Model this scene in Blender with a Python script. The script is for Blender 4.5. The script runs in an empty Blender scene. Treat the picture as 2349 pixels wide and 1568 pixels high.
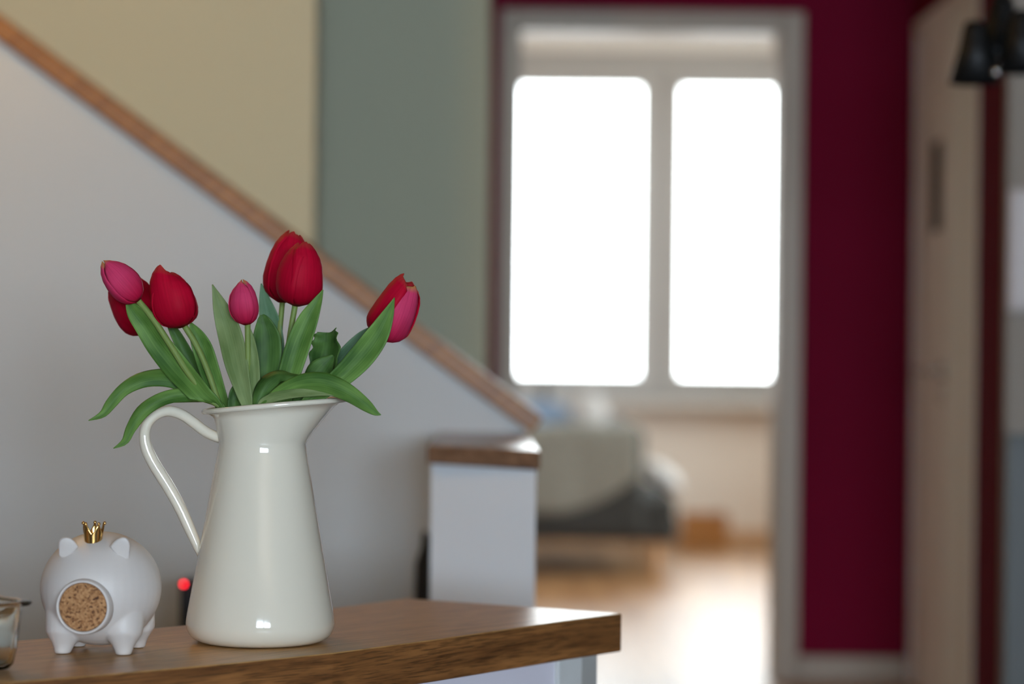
import bpy, bmesh, math, random
from mathutils import Vector, Matrix, noise
random.seed(7)
R = math.radians
SC = bpy.context.scene
COL = SC.collection

# ------------------------------------------------------------------ camera
CAM_Z = 1.024
ROLL = 0.0105
F = 2349 * 85 / 36.0
cam_d = bpy.data.cameras.new('camera')
cam_d.lens = 85; cam_d.sensor_width = 36; cam_d.sensor_fit = 'HORIZONTAL'
cam_d.clip_start = 0.05; cam_d.clip_end = 200
cam_d.dof.use_dof = True; cam_d.dof.focus_distance = 2.93
cam_d.dof.aperture_fstop = 2.1; cam_d.dof.aperture_blades = 0
cam = bpy.data.objects.new('camera', cam_d); COL.objects.link(cam)
cam.location = (0, 0, CAM_Z); cam.rotation_euler = (math.pi / 2, -ROLL, 0)
SC.camera = cam

# ------------------------------------------------------------------ world: overcast daylight
W = bpy.data.worlds.new('overcast'); SC.world = W; W.use_nodes = True
bg = W.node_tree.nodes['Background']
bg.inputs['Color'].default_value = (0.93, 0.97, 1.0, 1)
bg.inputs['Strength'].default_value = 11.5

def portal(name, loc, rot, sx, sy):
    l = bpy.data.lights.new(name, 'AREA'); l.shape = 'RECTANGLE'; l.size = sx; l.size_y = sy
    l.cycles.is_portal = True
    o = bpy.data.objects.new(name, l); COL.objects.link(o); o.location = loc; o.rotation_euler = rot
    return o
FAR_Y = 12.55           # window wall of the far room
BACK_Y = -5.0           # window wall behind the camera
BWX0, BWX1, BWZ0, BWZ1 = -0.35, 2.85, 0.75, 2.30   # window behind the camera
FWX0, FWX1, FWZ0, FWZ1 = -0.25, 1.62, 0.725, 2.55   # window of the far room
FSY0, FSY1, FSZ0, FSZ1 = 8.0, 11.9, 0.85, 2.45     # unseen side opening added to brighten the far room
portal('added_far_side_fill', (3.3, (FSY0+FSY1)/2, (FSZ0+FSZ1)/2), (R(90), 0, R(90)), FSY1-FSY0, FSZ1-FSZ0)
# brighter open sky in front of the window behind the camera
sk = bpy.data.lights.new('daylight_back', 'AREA'); sk.shape = 'RECTANGLE'; sk.size = BWX1-BWX0+.3; sk.size_y = BWZ1-BWZ0+.3
sk.color = (0.66, 0.80, 1.0); sk.energy = 780
sko = bpy.data.objects.new('daylight_back', sk); COL.objects.link(sko)
sko.location = ((BWX0+BWX1)/2, BACK_Y-.30, (BWZ0+BWZ1)/2); sko.rotation_euler = (R(90), 0, 0)
portal('daylight_far', ((FWX0+FWX1)/2, FAR_Y+0.28, (FWZ0+FWZ1)/2), (R(-90), 0, 0), FWX1-FWX0, FWZ1-FWZ0)

SC.view_settings.view_transform = 'Standard'
SC.view_settings.look = 'None'
SC.view_settings.exposure = 0.0
SC.view_settings.gamma = 1.0
SC.view_settings.use_curve_mapping = False
try:
    SC.cycles.use_denoising = True
    SC.cycles.denoiser = 'OPENIMAGEDENOISE'
    SC.cycles.max_bounces = 10; SC.cycles.diffuse_bounces = 6; SC.cycles.glossy_bounces = 5
    SC.cycles.transmission_bounces = 8; SC.cycles.transparent_max_bounces = 12
    SC.cycles.sample_clamp_indirect = 6.0
    SC.cycles.caustics_reflective = False; SC.cycles.caustics_refractive = False
except Exception:
    pass

# ------------------------------------------------------------------ helpers
def ray(u, v):
    dx, dy = u - 1174.5, v - 784.0
    c, s = math.cos(ROLL), math.sin(ROLL)
    return (dx*c + dy*s) / F, -(-dx*s + dy*c) / F
def P(u, v, Y):                       # a photo pixel on the upright plane at distance Y
    x, z = ray(u, v)
    return Vector((x*Y, Y, CAM_Z + z*Y))
def G(u, v, Z):                       # a photo pixel on the level plane at height Z
    x, z = ray(u, v)
    Y = (Z - CAM_Z) / z
    return Vector((x*Y, Y, Z))

ORIGIN = {}
def empty(name, loc, label=None, cat=None, group=None):
    o = bpy.data.objects.new(name, None); COL.objects.link(o)
    o.empty_display_size = 0.05
    o.location = loc; ORIGIN[o.name] = Vector(loc)
    tag(o, label, cat, group)
    return o
def tag(o, label=None, cat=None, group=None, kind=None):
    if label: o['label'] = label
    if cat: o['category'] = cat
    if group: o['group'] = group
    if kind: o['kind'] = kind
    return o
def obj(name, verts, faces, mat, parent=None, smooth=False, uvs=None, origin=None):
    """verts in world space; the object is parented without any offset"""
    verts = [Vector(v) for v in verts]
    if parent is not None:
        off = ORIGIN[parent.name]; loc = Vector((0, 0, 0)); worg = off
    else:
        if origin is None:
            n = len(verts)
            c = Vector((0, 0, 0))
            for v in verts: c += v
            origin = c / n
            origin.z = min(v.z for v in verts)
        off = Vector(origin); loc = off; worg = off
    me = bpy.data.meshes.new(name)
    me.from_pydata([v - off for v in verts], [], faces)
    if uvs is not None:
        lay = me.uv_layers.new(name='UVMap')
        for lp in me.loops:
            lay.data[lp.index].uv = uvs[lp.vertex_index]
    me.validate()
    if smooth:
        for p in me.polygons: p.use_smooth = True
    if isinstance(mat, (list, tuple)):
        for m_ in mat: me.materials.append(m_)
    elif mat: me.materials.append(mat)
    o = bpy.data.objects.new(name, me); COL.objects.link(o)
    o.location = loc
    if parent is not None: o.parent = parent
    ORIGIN[o.name] = worg
    return o
def bevel(o, w, seg=2, ang=40):
    m = o.modifiers.new('bevel', 'BEVEL'); m.width = w; m.segments = seg
    m.limit_method = 'ANGLE'; m.angle_limit = R(ang)
    return o
def box_vf(x0, x1, y0, y1, z0, z1):
    v = [(x, y, z) for z in (z0, z1) for y in (y0, y1) for x in (x0, x1)]
    f = [(0, 2, 3, 1), (4, 5, 7, 6), (0, 1, 5, 4), (2, 6, 7, 3), (0, 4, 6, 2), (1, 3, 7, 5)]
    return v, f
def box(name, x0, x1, y0, y1, z0, z1, mat, parent=None, bev=0, seg=2):
    v, f = box_vf(x0, x1, y0, y1, z0, z1)
    o = obj(name, v, f, mat, parent)
    if bev: bevel(o, bev, seg)
    return o
def prism(name, poly, axis, a, b, mat, parent=None, bev=0):
    """poly: 2-D points; axis 'z' (x,y polygon) or 'y' (x,z polygon)"""
    n = len(poly)
    if axis == 'z': v = [(p[0], p[1], a) for p in poly] + [(p[0], p[1], b) for p in poly]
    else: v = [(p[0], a, p[1]) for p in poly] + [(p[0], b, p[1]) for p in poly]
    f = [tuple(range(n))[::-1], tuple(range(n, 2*n))] + [(i, (i+1) % n, n+(i+1) % n, n+i) for i in range(n)]
    bm = bmesh.new()
    bv = [bm.verts.new(q) for q in v]
    for q in f: bm.faces.new([bv[i] for i in q])
    bmesh.ops.recalc_face_normals(bm, faces=bm.faces)
    vs = [q.co.copy() for q in bm.verts]; bm.verts.index_update()
    fs = [tuple(l.index for l in q.verts) for q in bm.faces]; bm.free()
    o = obj(name, vs, fs, mat, parent)
    if bev: bevel(o, bev)
    return o
def struct(o):
    o['kind'] = 'structure'; return o
def catmull(pts, n):
    pts = [list(map(float, p)) for p in pts]
    k = len(pts); out = []
    for i in range(n):
        t = i / (n-1) * (k-1); s = min(int(t), k-2); q = t - s
        p0 = pts[max(s-1, 0)]; p1 = pts[s]; p2 = pts[s+1]; p3 = pts[min(s+2, k-1)]
        out.append([0.5*((2*b) + (-a+c)*q + (2*a-5*b+4*c-d)*q*q + (-a+3*b-3*c+d)*q**3)
                    for a, b, c, d in zip(p0, p1, p2, p3)])
    return out
def lerp_table(tab, x):
    if x <= tab[0][0]: return tab[0][1]
    for (a, fa), (b, fb) in zip(tab, tab[1:]):
        if x <= b:
            t = (x-a)/(b-a); t = t*t*(3-2*t)*0.35 + t*0.65
            return fa + (fb-fa)*t
    return tab[-1][1]
def sweep(path, ra, rb=None, seg=12, up=None):
    """closed tube; path list of Vectors; ra/rb number or list"""
    n = len(path); V = []; Fc = []; UV = []
    ra = ra if isinstance(ra, list) else [ra]*n
    rb = ra if rb is None else (rb if isinstance(rb, list) else [rb]*n)
    prev = None
    for i in range(n):
        t = (path[min(i+1, n-1)] - path[max(i-1, 0)]).normalized()
        if up is not None: b = Vector(up); nrm = b.cross(t).normalized(); b = t.cross(nrm).normalized()
        else:
            if prev is None:
                prev = Vector((0, 1, 0)) if abs(t.y) < .9 else Vector((1, 0, 0))
            nrm = (prev - t*prev.dot(t)).normalized(); b = t.cross(nrm); prev = nrm
        for k in range(seg):
            a = 2*math.pi*k/seg
            V.append(path[i] + nrm*ra[i]*math.cos(a) + b*rb[i]*math.sin(a)); UV.append((k/seg, i/(n-1)))
    for i in range(n-1):
        for k in range(seg):
            Fc.append((i*seg+k, i*seg+(k+1) % seg, (i+1)*seg+(k+1) % seg, (i+1)*seg+k))
    Fc.append(tuple(range(seg))[::-1]); Fc.append(tuple((n-1)*seg+k for k in range(seg)))
    return V, Fc, UV
def lathe(prof, center, seg=48, axis=None, cap=True):
    """prof (r, h) list; axis direction (default +Z)"""
    c = Vector(center); a = Vector(axis or (0, 0, 1)).normalized()
    e1 = a.orthogonal().normalized(); e2 = a.cross(e1)
    V = []; Fc = []
    for r, h in prof:
        for k in range(seg):
            t = 2*math.pi*k/seg
            V.append(c + a*h + e1*r*math.cos(t) + e2*r*math.sin(t))
    n = len(prof)
    for i in range(n-1):
        for k in range(seg):
            Fc.append((i*seg+k, i*seg+(k+1) % seg, (i+1)*seg+(k+1) % seg, (i+1)*seg+k))
    if cap:
        Fc.append(tuple(range(seg))[::-1]); Fc.append(tuple((n-1)*seg+k for k in range(seg)))
    return V, Fc
def cushion(name, c, rx, ry, rz, mat, parent=None, ex=2.6, rot=None):
    V = []; Fc = []; nu, nv = 24, 14
    def sp(v, e): return math.copysign(abs(v)**(2/e), v)
    for j in range(nv+1):
        b = -math.pi/2 + math.pi*j/nv
        for i in range(nu):
            a = 2*math.pi*i/nu
            p = Vector((rx*sp(math.cos(b), 2)*sp(math.cos(a), ex), ry*sp(math.cos(b), ex)*sp(math.sin(a), ex), rz*sp(math.sin(b), ex)))
            if rot is not None: p = rot @ p
            V.append(Vector(c)+p)
    for j in range(nv):
        for i in range(nu):
            Fc.append((j*nu+i, j*nu+(i+1) % nu, (j+1)*nu+(i+1) % nu, (j+1)*nu+i))
    return obj(name, V, Fc, mat, parent, smooth=True)

# ------------------------------------------------------------------ materials
def s2l(c):
    return tuple(((x/255)/12.92 if x/255 <= .04045 else ((x/255+.055)/1.055)**2.4) for x in c) + (1,)
def base_mat(name, col, rough=.6, metal=0, spec=.5, coat=0, bump=0, bscale=200, var=0, vscale=3):
    m = bpy.data.materials.new(name); m.use_nodes = True
    nt = m.node_tree; p = nt.nodes['Principled BSDF']
    p.inputs['Base Color'].default_value = col
    p.inputs['Roughness'].default_value = rough; p.inputs['Metallic'].default_value = metal
    p.inputs['Specular IOR Level'].default_value = spec
    if coat: p.inputs['Coat Weight'].default_value = coat; p.inputs['Coat Roughness'].default_value = .05
    tc = nt.nodes.new('ShaderNodeTexCoord')
    if bump:
        n = nt.nodes.new('ShaderNodeTexNoise'); n.inputs['Scale'].default_value = bscale; n.inputs['Detail'].default_value = 4
        b = nt.nodes.new('ShaderNodeBump'); b.inputs['Strength'].default_value = bump; b.inputs['Distance'].default_value = .002
        nt.links.new(tc.outputs['Object'], n.inputs['Vector']); nt.links.new(n.outputs['Fac'], b.inputs['Height'])
        nt.links.new(b.outputs['Normal'], p.inputs['Normal'])
    if var:
        n = nt.nodes.new('ShaderNodeTexNoise'); n.inputs['Scale'].default_value = vscale; n.inputs['Detail'].default_value = 5
        nt.links.new(tc.outputs['Object'], n.inputs['Vector'])
        r = nt.nodes.new('ShaderNodeValToRGB')
        r.color_ramp.elements[0].position = .3; r.color_ramp.elements[1].position = .7
        r.color_ramp.elements[0].color = tuple(c*(1-var) for c in col[:3])+(1,)
        r.color_ramp.elements[1].color = tuple(min(1, c*(1+var)) for c in col[:3])+(1,)
        nt.links.new(n.outputs['Fac'], r.inputs['Fac']); nt.links.new(r.outputs['Color'], p.inputs['Base Color'])
    return m
def wood_mat(name, dark, light, rough=.35, rotz=0, scale=(3, 60, 60), coat=0, pore=.5, bump=.15, spec=.5, axis_rot=None):
    m = bpy.data.materials.new(name); m.use_nodes = True
    nt = m.node_tree; N = nt.nodes; L = nt.links; p = N['Principled BSDF']
    tc = N.new('ShaderNodeTexCoord')
    mp0 = N.new('ShaderNodeMapping'); mp0.inputs['Rotation'].default_value = axis_rot or (0, 0, rotz)
    L.new(tc.outputs['Object'], mp0.inputs['Vector'])
    mp = N.new('ShaderNodeMapping'); mp.inputs['Scale'].default_value = scale
    L.new(mp0.outputs['Vector'], mp.inputs['Vector'])
    n1 = N.new('ShaderNodeTexNoise'); n1.inputs['Scale'].default_value = 1; n1.inputs['Detail'].default_value = 6; n1.inputs['Roughness'].default_value = .6; n1.inputs['Distortion'].default_value = .6
    L.new(mp.outputs['Vector'], n1.inputs['Vector'])
    mp2 = N.new('ShaderNodeMapping'); mp2.inputs['Scale'].default_value = (scale[0]*5, scale[1]*7, scale[2]*7)
    L.new(mp0.outputs['Vector'], mp2.inputs['Vector'])
    n2 = N.new('ShaderNodeTexNoise'); n2.inputs['Scale'].default_value = 1; n2.inputs['Detail'].default_value = 3
    L.new(mp2.outputs['Vector'], n2.inputs['Vector'])
    r1 = N.new('ShaderNodeValToRGB'); r1.color_ramp.elements[0].position = .32; r1.color_ramp.elements[1].position = .7
    r1.color_ramp.elements[0].color = dark; r1.color_ramp.elements[1].color = light
    L.new(n1.outputs['Fac'], r1.inputs['Fac'])
    r2 = N.new('ShaderNodeValToRGB'); r2.color_ramp.elements[0].position = .36; r2.color_ramp.elements[1].position = .5
    r2.color_ramp.elements[0].color = (1-pore,)*3+(1,); r2.color_ramp.elements[1].color = (1, 1, 1, 1)
    L.new(n2.outputs['Fac'], r2.inputs['Fac'])
    mx = N.new('ShaderNodeMix'); mx.data_type = 'RGBA'; mx.blend_type = 'MULTIPLY'; mx.inputs['Factor'].default_value = 1
    L.new(r1.outputs['Color'], mx.inputs['A']); L.new(r2.outputs['Color'], mx.inputs['B'])
    L.new(mx.outputs['Result'], p.inputs['Base Color'])
    b = N.new('ShaderNodeBump'); b.inputs['Strength'].default_value = bump; b.inputs['Distance'].default_value = .001
    L.new(n2.outputs['Fac'], b.inputs['Height']); L.new(b.outputs['Normal'], p.inputs['Normal'])
    p.inputs['Roughness'].default_value = rough; p.inputs['Specular IOR Level'].default_value = spec
    if coat: p.inputs['Coat Weight'].default_value = coat; p.inputs['Coat Roughness'].default_value = .15
    return m
def glass_pane_mat(name):
    m = bpy.data.materials.new(name); m.use_nodes = True
    nt = m.node_tree; N = nt.nodes; L = nt.links
    N.remove(N['Principled BSDF'])
    t = N.new('ShaderNodeBsdfTransparent'); t.inputs['Color'].default_value = (.97, .985, .98, 1)
    g = N.new('ShaderNodeBsdfGlossy'); g.inputs['Roughness'].default_value = .02
    f = N.new('ShaderNodeFresnel'); f.inputs['IOR'].default_value = 1.3
    mx = N.new('ShaderNodeMixShader'); L.new(f.outputs['Fac'], mx.inputs['Fac'])
    L.new(t.outputs['BSDF'], mx.inputs[1]); L.new(g.outputs['BSDF'], mx.inputs[2])
    L.new(mx.outputs['Shader'], N['Material Output'].inputs['Surface'])
    return m
def petal_mat(name, base, mid, tip, rough=.55):
    m = bpy.data.materials.new(name); m.use_nodes = True
    nt = m.node_tree; N = nt.nodes; L = nt.links; p = N['Principled BSDF']
    uv = N.new('ShaderNodeUVMap'); uv.uv_map = 'UVMap'
    sp = N.new('ShaderNodeSeparateXYZ'); L.new(uv.outputs['UV'], sp.inputs['Vector'])
    r = N.new('ShaderNodeValToRGB'); e = r.color_ramp.elements
    e[0].position = 0; e[0].color = base; e[1].position = 1; e[1].color = tip
    q = e.new(.55); q.color = mid; q = e.new(.9); q.color = mid
    # streaks along the petal shift the ramp a little
    mp = N.new('ShaderNodeMapping'); mp.inputs['Scale'].default_value = (26, 1.6, 1); L.new(uv.outputs['UV'], mp.inputs['Vector'])
    n = N.new('ShaderNodeTexNoise'); n.inputs['Scale'].default_value = 1; n.inputs['Detail'].default_value = 5; L.new(mp.outputs['Vector'], n.inputs['Vector'])
    L.new(sp.outputs['Y'], r.inputs['Fac'])
    st = N.new('ShaderNodeValToRGB'); st.color_ramp.elements[0].position = .3; st.color_ramp.elements[1].position = .7
    st.color_ramp.elements[0].color = (.84, .78, .80, 1); st.color_ramp.elements[1].color = (1.08, 1.10, 1.08, 1)
    L.new(n.outputs['Fac'], st.inputs['Fac'])
    mx = N.new('ShaderNodeMix'); mx.data_type = 'RGBA'; mx.blend_type = 'MULTIPLY'; mx.inputs['Factor'].default_value = 1
    L.new(r.outputs['Color'], mx.inputs['A']); L.new(st.outputs['Color'], mx.inputs['B'])
    L.new(mx.outputs['Result'], p.inputs['Base Color'])
    b = N.new('ShaderNodeBump'); b.inputs['Strength'].default_value = .12; b.inputs['Distance'].default_value = .001
    L.new(n.outputs['Fac'], b.inputs['Height']); L.new(b.outputs['Normal'], p.inputs['Normal'])
    p.inputs['Roughness'].default_value = rough; p.inputs['Specular IOR Level'].default_value = .06
    p.inputs['Subsurface Weight'].default_value = .08; p.inputs['Subsurface Radius'].default_value = (.01, .003, .003); p.inputs['Subsurface Scale'].default_value = .5
    return m
def leaf_mat(name, dark, light, rough=.55):
    m = bpy.data.materials.new(name); m.use_nodes = True
    nt = m.node_tree; N = nt.nodes; L = nt.links; p = N['Principled BSDF']
    uv = N.new('ShaderNodeUVMap'); uv.uv_map = 'UVMap'
    mp = N.new('ShaderNodeMapping'); mp.inputs['Scale'].default_value = (18, 1.2, 1); L.new(uv.outputs['UV'], mp.inputs['Vector'])
    n = N.new('ShaderNodeTexNoise'); n.inputs['Scale'].default_value = 1; n.inputs['Detail'].default_value = 4; L.new(mp.outputs['Vector'], n.inputs['Vector'])
    mp2 = N.new('ShaderNodeMapping'); mp2.inputs['Scale'].default_value = (1.3, 3.2, 1); L.new(uv.outputs['UV'], mp2.inputs['Vector'])
    n2 = N.new('ShaderNodeTexNoise'); n2.inputs['Scale'].default_value = 1; n2.inputs['Detail'].default_value = 2; L.new(mp2.outputs['Vector'], n2.inputs['Vector'])
    ad = N.new('ShaderNodeMath'); ad.operation = 'MULTIPLY_ADD'; ad.inputs[1].default_value = .28; L.new(n.outputs['Fac'], ad.inputs[0])
    ml = N.new('ShaderNodeMath'); ml.operation = 'MULTIPLY'; ml.inputs[1].default_value = .72; L.new(n2.outputs['Fac'], ml.inputs[0]); L.new(ml.outputs[0], ad.inputs[2])
    r = N.new('ShaderNodeValToRGB'); r.color_ramp.elements[0].position = .36; r.color_ramp.elements[1].position = .66
    r.color_ramp.elements[0].color = dark; r.color_ramp.elements[1].color = light
    L.new(ad.outputs[0], r.inputs['Fac']); L.new(r.outputs['Color'], p.inputs['Base Color'])
    b = N.new('ShaderNodeBump'); b.inputs['Strength'].default_value = .2; b.inputs['Distance'].default_value = .0006
    L.new(n.outputs['Fac'], b.inputs['Height']); L.new(b.outputs['Normal'], p.inputs['Normal'])
    p.inputs['Roughness'].default_value = rough; p.inputs['Specular IOR Level'].default_value = .22
    return m

M = {}
M['white_wall'] = base_mat('white_wall_paint', (.56, .575, .572, 1), .9, bump=.15, bscale=160)
M['taupe_wall'] = base_mat('taupe_wall_paint', s2l((132, 124, 116)), .9)
M['cream_wall'] = base_mat('cream_wall_paint', s2l((210, 201, 168)), .9, bump=.15, bscale=160)
M['sage_wall'] = base_mat('sage_wall_paint', s2l((176, 177, 154)), .9, bump=.15, bscale=160)
M['red_wall'] = base_mat('dark_red_wall_paint', s2l((104, 0, 36)), .9, spec=.2, bump=.2, bscale=120, var=.06, vscale=1.5)
M['far_wall'] = base_mat('beige_wall_paint', s2l((236, 227, 214)), .9, bump=.1)
M['ceiling'] = base_mat('pine_ceiling', s2l((172, 138, 96)), .8)
M['far_ceiling'] = base_mat('ceiling_paint', s2l((232, 228, 220)), .9)
M['trim'] = base_mat('taupe_trim_lacquer', s2l((153, 136, 118)), .45)
M['door'] = base_mat('white_door_lacquer', s2l((230, 224, 228)), .5)
M['pale_panel'] = base_mat('pale_panel_lacquer', s2l((240, 242, 248)), .5)
M['window'] = base_mat('grey_window_frame', s2l((172, 170, 166)), .4)
M['sill'] = base_mat('sill_stone', s2l((200, 194, 184)), .4, var=.05, vscale=30)
M['pane'] = glass_pane_mat('window_glass')
M['dark_glass'] = base_mat('dark_glass', (.008, .007, .007, 1), .5, spec=.2)
M['floor'] = wood_mat('oak_parquet', s2l((140, 98, 58)), s2l((186, 144, 98)), rough=.38, rotz=R(90), scale=(.8, 14, 14), coat=0, pore=.25, bump=.05, spec=.75)
M['tile'] = base_mat('blue_grey_tile', s2l((118, 124, 134)), .35, var=.05, vscale=4)
M['rail'] = wood_mat('oak_rail', s2l((130, 82, 36)), s2l((170, 114, 54)), rough=.45, scale=(2.5, 70, 70), pore=.3, axis_rot=(0, R(36.5), 0))
M['cap'] = wood_mat('oak_cap', s2l((110, 82, 62)), s2l((150, 116, 90)), rough=.22, scale=(3, 60, 60), pore=.3, bump=.05)
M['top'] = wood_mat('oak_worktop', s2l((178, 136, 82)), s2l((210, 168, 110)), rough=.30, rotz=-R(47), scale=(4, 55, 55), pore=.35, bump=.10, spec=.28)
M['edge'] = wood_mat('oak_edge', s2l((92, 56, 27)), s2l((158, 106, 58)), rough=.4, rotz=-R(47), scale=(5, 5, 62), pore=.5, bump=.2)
M['cab'] = base_mat('white_cabinet', s2l((220, 216, 226)), .5)
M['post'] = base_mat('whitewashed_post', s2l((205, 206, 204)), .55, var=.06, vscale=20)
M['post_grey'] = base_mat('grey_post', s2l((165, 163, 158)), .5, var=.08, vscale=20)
M['enamel'] = base_mat('cream_enamel', s2l((230, 222, 203)), .07, spec=.55, coat=.3)
M['enamel_in'] = base_mat('cream_enamel_inside', s2l((228, 226, 214)), .1)
M['pig'] = base_mat('matt_white_ceramic', s2l((215, 208, 202)), .45, bump=.04, bscale=500)
M['gold'] = base_mat('gold', (.80, .49, .17, 1), .14, metal=1)
M['black'] = base_mat('black_lacquer', (.005, .005, .005, 1), .5, spec=.3)
M['blackplastic'] = base_mat('black_plastic', (.010, .010, .012, 1), .4)
M['chrome'] = base_mat('chrome', (.6, .6, .6, 1), .25, metal=1)
M['sofa'] = base_mat('charcoal_fabric', s2l((54, 56, 54)), .95, bump=.5, bscale=400, var=.1, vscale=60)
M['sofa_light'] = base_mat('grey_fabric', s2l((120, 124, 126)), .95, bump=.5, bscale=400, var=.1, vscale=60)
M['throw'] = base_mat('taupe_throw', s2l((130, 131, 122)), .95, bump=.6, bscale=250, var=.1, vscale=40)
M['white_fabric'] = base_mat('white_fabric', s2l((192, 192, 190)), .9, bump=.4, bscale=300)
M['blue_fabric'] = base_mat('blue_fabric', s2l((118, 142, 170)), .9, bump=.4, bscale=300)
M['legwood'] = base_mat('pale_beech', s2l((205, 165, 122)), .5)
M['basket'] = wood_mat('orange_wood', s2l((150, 92, 36)), s2l((205, 146, 78)), rough=.5, scale=(6, 6, 60))
M['grey_unit'] = base_mat('dark_grey_unit', s2l((84, 85, 84)), .5)
M['grey_top'] = base_mat('grey_worktop', s2l((150, 144, 136)), .4)
M['leaf'] = leaf_mat('leaf_green', s2l((54, 92, 30)), s2l((118, 156, 76)))
M['leaf_dark'] = leaf_mat('leaf_dark_green', s2l((44, 76, 28)), s2l((88, 124, 60)))
M['leaf_pale'] = leaf_mat('leaf_pale_green', s2l((96, 118, 66)), s2l((138, 156, 104)))
M['leaf_blue'] = leaf_mat('leaf_bluish_green', s2l((70, 106, 72)), s2l((112, 146, 112)))
M['stem'] = leaf_mat('stem_green', s2l((112, 134, 66)), s2l((138, 158, 90)), .45)
M['petal'] = petal_mat('petal_crimson', s2l((150, 2, 30)), s2l((184, 12, 46)), s2l((176, 58, 52)))
M['petal_pink'] = petal_mat('petal_pink', s2l((176, 8, 52)), s2l((208, 62, 104)), s2l((180, 130, 70)))
def cork_mat():
    m = bpy.data.materials.new('cork'); m.use_nodes = True
    nt = m.node_tree; N = nt.nodes; L = nt.links; p = N['Principled BSDF']
    tc = N.new('ShaderNodeTexCoord')
    v = N.new('ShaderNodeTexVoronoi'); v.inputs['Scale'].default_value = 420; L.new(tc.outputs['Object'], v.inputs['Vector'])
    n = N.new('ShaderNodeTexNoise'); n.inputs['Scale'].default_value = 260; n.inputs['Detail'].default_value = 5; L.new(tc.outputs['Object'], n.inputs['Vector'])
    sep = N.new('ShaderNodeSeparateColor'); L.new(v.outputs['Color'], sep.inputs['Color'])
    ad = N.new('ShaderNodeMath'); ad.operation = 'MULTIPLY_ADD'; ad.inputs[1].default_value = .45
    L.new(sep.outputs['Red'], ad.inputs[0])
    ml = N.new('ShaderNodeMath'); ml.operation = 'MULTIPLY'; ml.inputs[1].default_value = .6; L.new(n.outputs['Fac'], ml.inputs[0]); L.new(ml.outputs[0], ad.inputs[2])
    r = N.new('ShaderNodeValToRGB'); e = r.color_ramp.elements
    e[0].position = .25; e[0].color = s2l((74, 44, 24)); e[1].position = .75; e[1].color = s2l((190, 144, 98))
    q = e.new(.42); q.color = s2l((158, 110, 68))
    L.new(ad.outputs[0], r.inputs['Fac']); L.new(r.outputs['Color'], p.inputs['Base Color'])
    b = N.new('ShaderNodeBump'); b.inputs['Strength'].default_value = .5; b.inputs['Distance'].default_value = .001
    L.new(ad.outputs[0], b.inputs['Height']); L.new(b.outputs['Normal'], p.inputs['Normal'])
    p.inputs['Roughness'].default_value = .85
    return m
M['cork'] = cork_mat()
def dish_glass():
    m = bpy.data.materials.new('clear_glass'); m.use_nodes = True
    p = m.node_tree.nodes['Principled BSDF']
    p.inputs['Base Color'].default_value = (.93, .98, .97, 1)
    p.inputs['Transmission Weight'].default_value = 1; p.inputs['Roughness'].default_value = .02; p.inputs['IOR'].default_value = 1.48
    return m
M['glass'] = dish_glass()
def emit_mat(name, col, s):
    m = bpy.data.materials.new(name); m.use_nodes = True
    p = m.node_tree.nodes['Principled BSDF']
    p.inputs['Base Color'].default_value = col
    p.inputs['Emission Color'].default_value = col; p.inputs['Emission Strength'].default_value = s
    return m
M['led'] = emit_mat('red_light', (1, .012, .03, 1), 9)

# ================================================================== SETTING
CEIL = 2.65
XL, XR = -3.2, 3.0
STAIR_Y = 4.80; CREAM_Y = 5.85; SAGE_Y = 6.60; RED_Y = 7.40
RWX = 1.216                                   # face of the right-hand red wall
struct(box('floor', XL-.2, 3.2, 6.3, FAR_Y+.2, -.08, 0, M['floor']))
struct(box('floor_kitchen', XL-.2, 3.2, BACK_Y-.2, 6.3, -.08, 0, M['tile']))
struct(box('ceiling', XL-.2, 3.2, BACK_Y-.2, RED_Y+.07, CEIL, CEIL+.1, M['ceiling']))
struct(box('ceiling_far', XL-.2, 3.2, RED_Y+.07, FAR_Y+.2, CEIL, CEIL+.1, M['far_ceiling']))
struct(box('wall_left', XL-.12, XL, BACK_Y, RED_Y, 0, CEIL, M['taupe_wall']))
struct(box('wall_right', XR, XR+.12, BACK_Y, 6.0, 0, CEIL, M['taupe_wall']))
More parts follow.
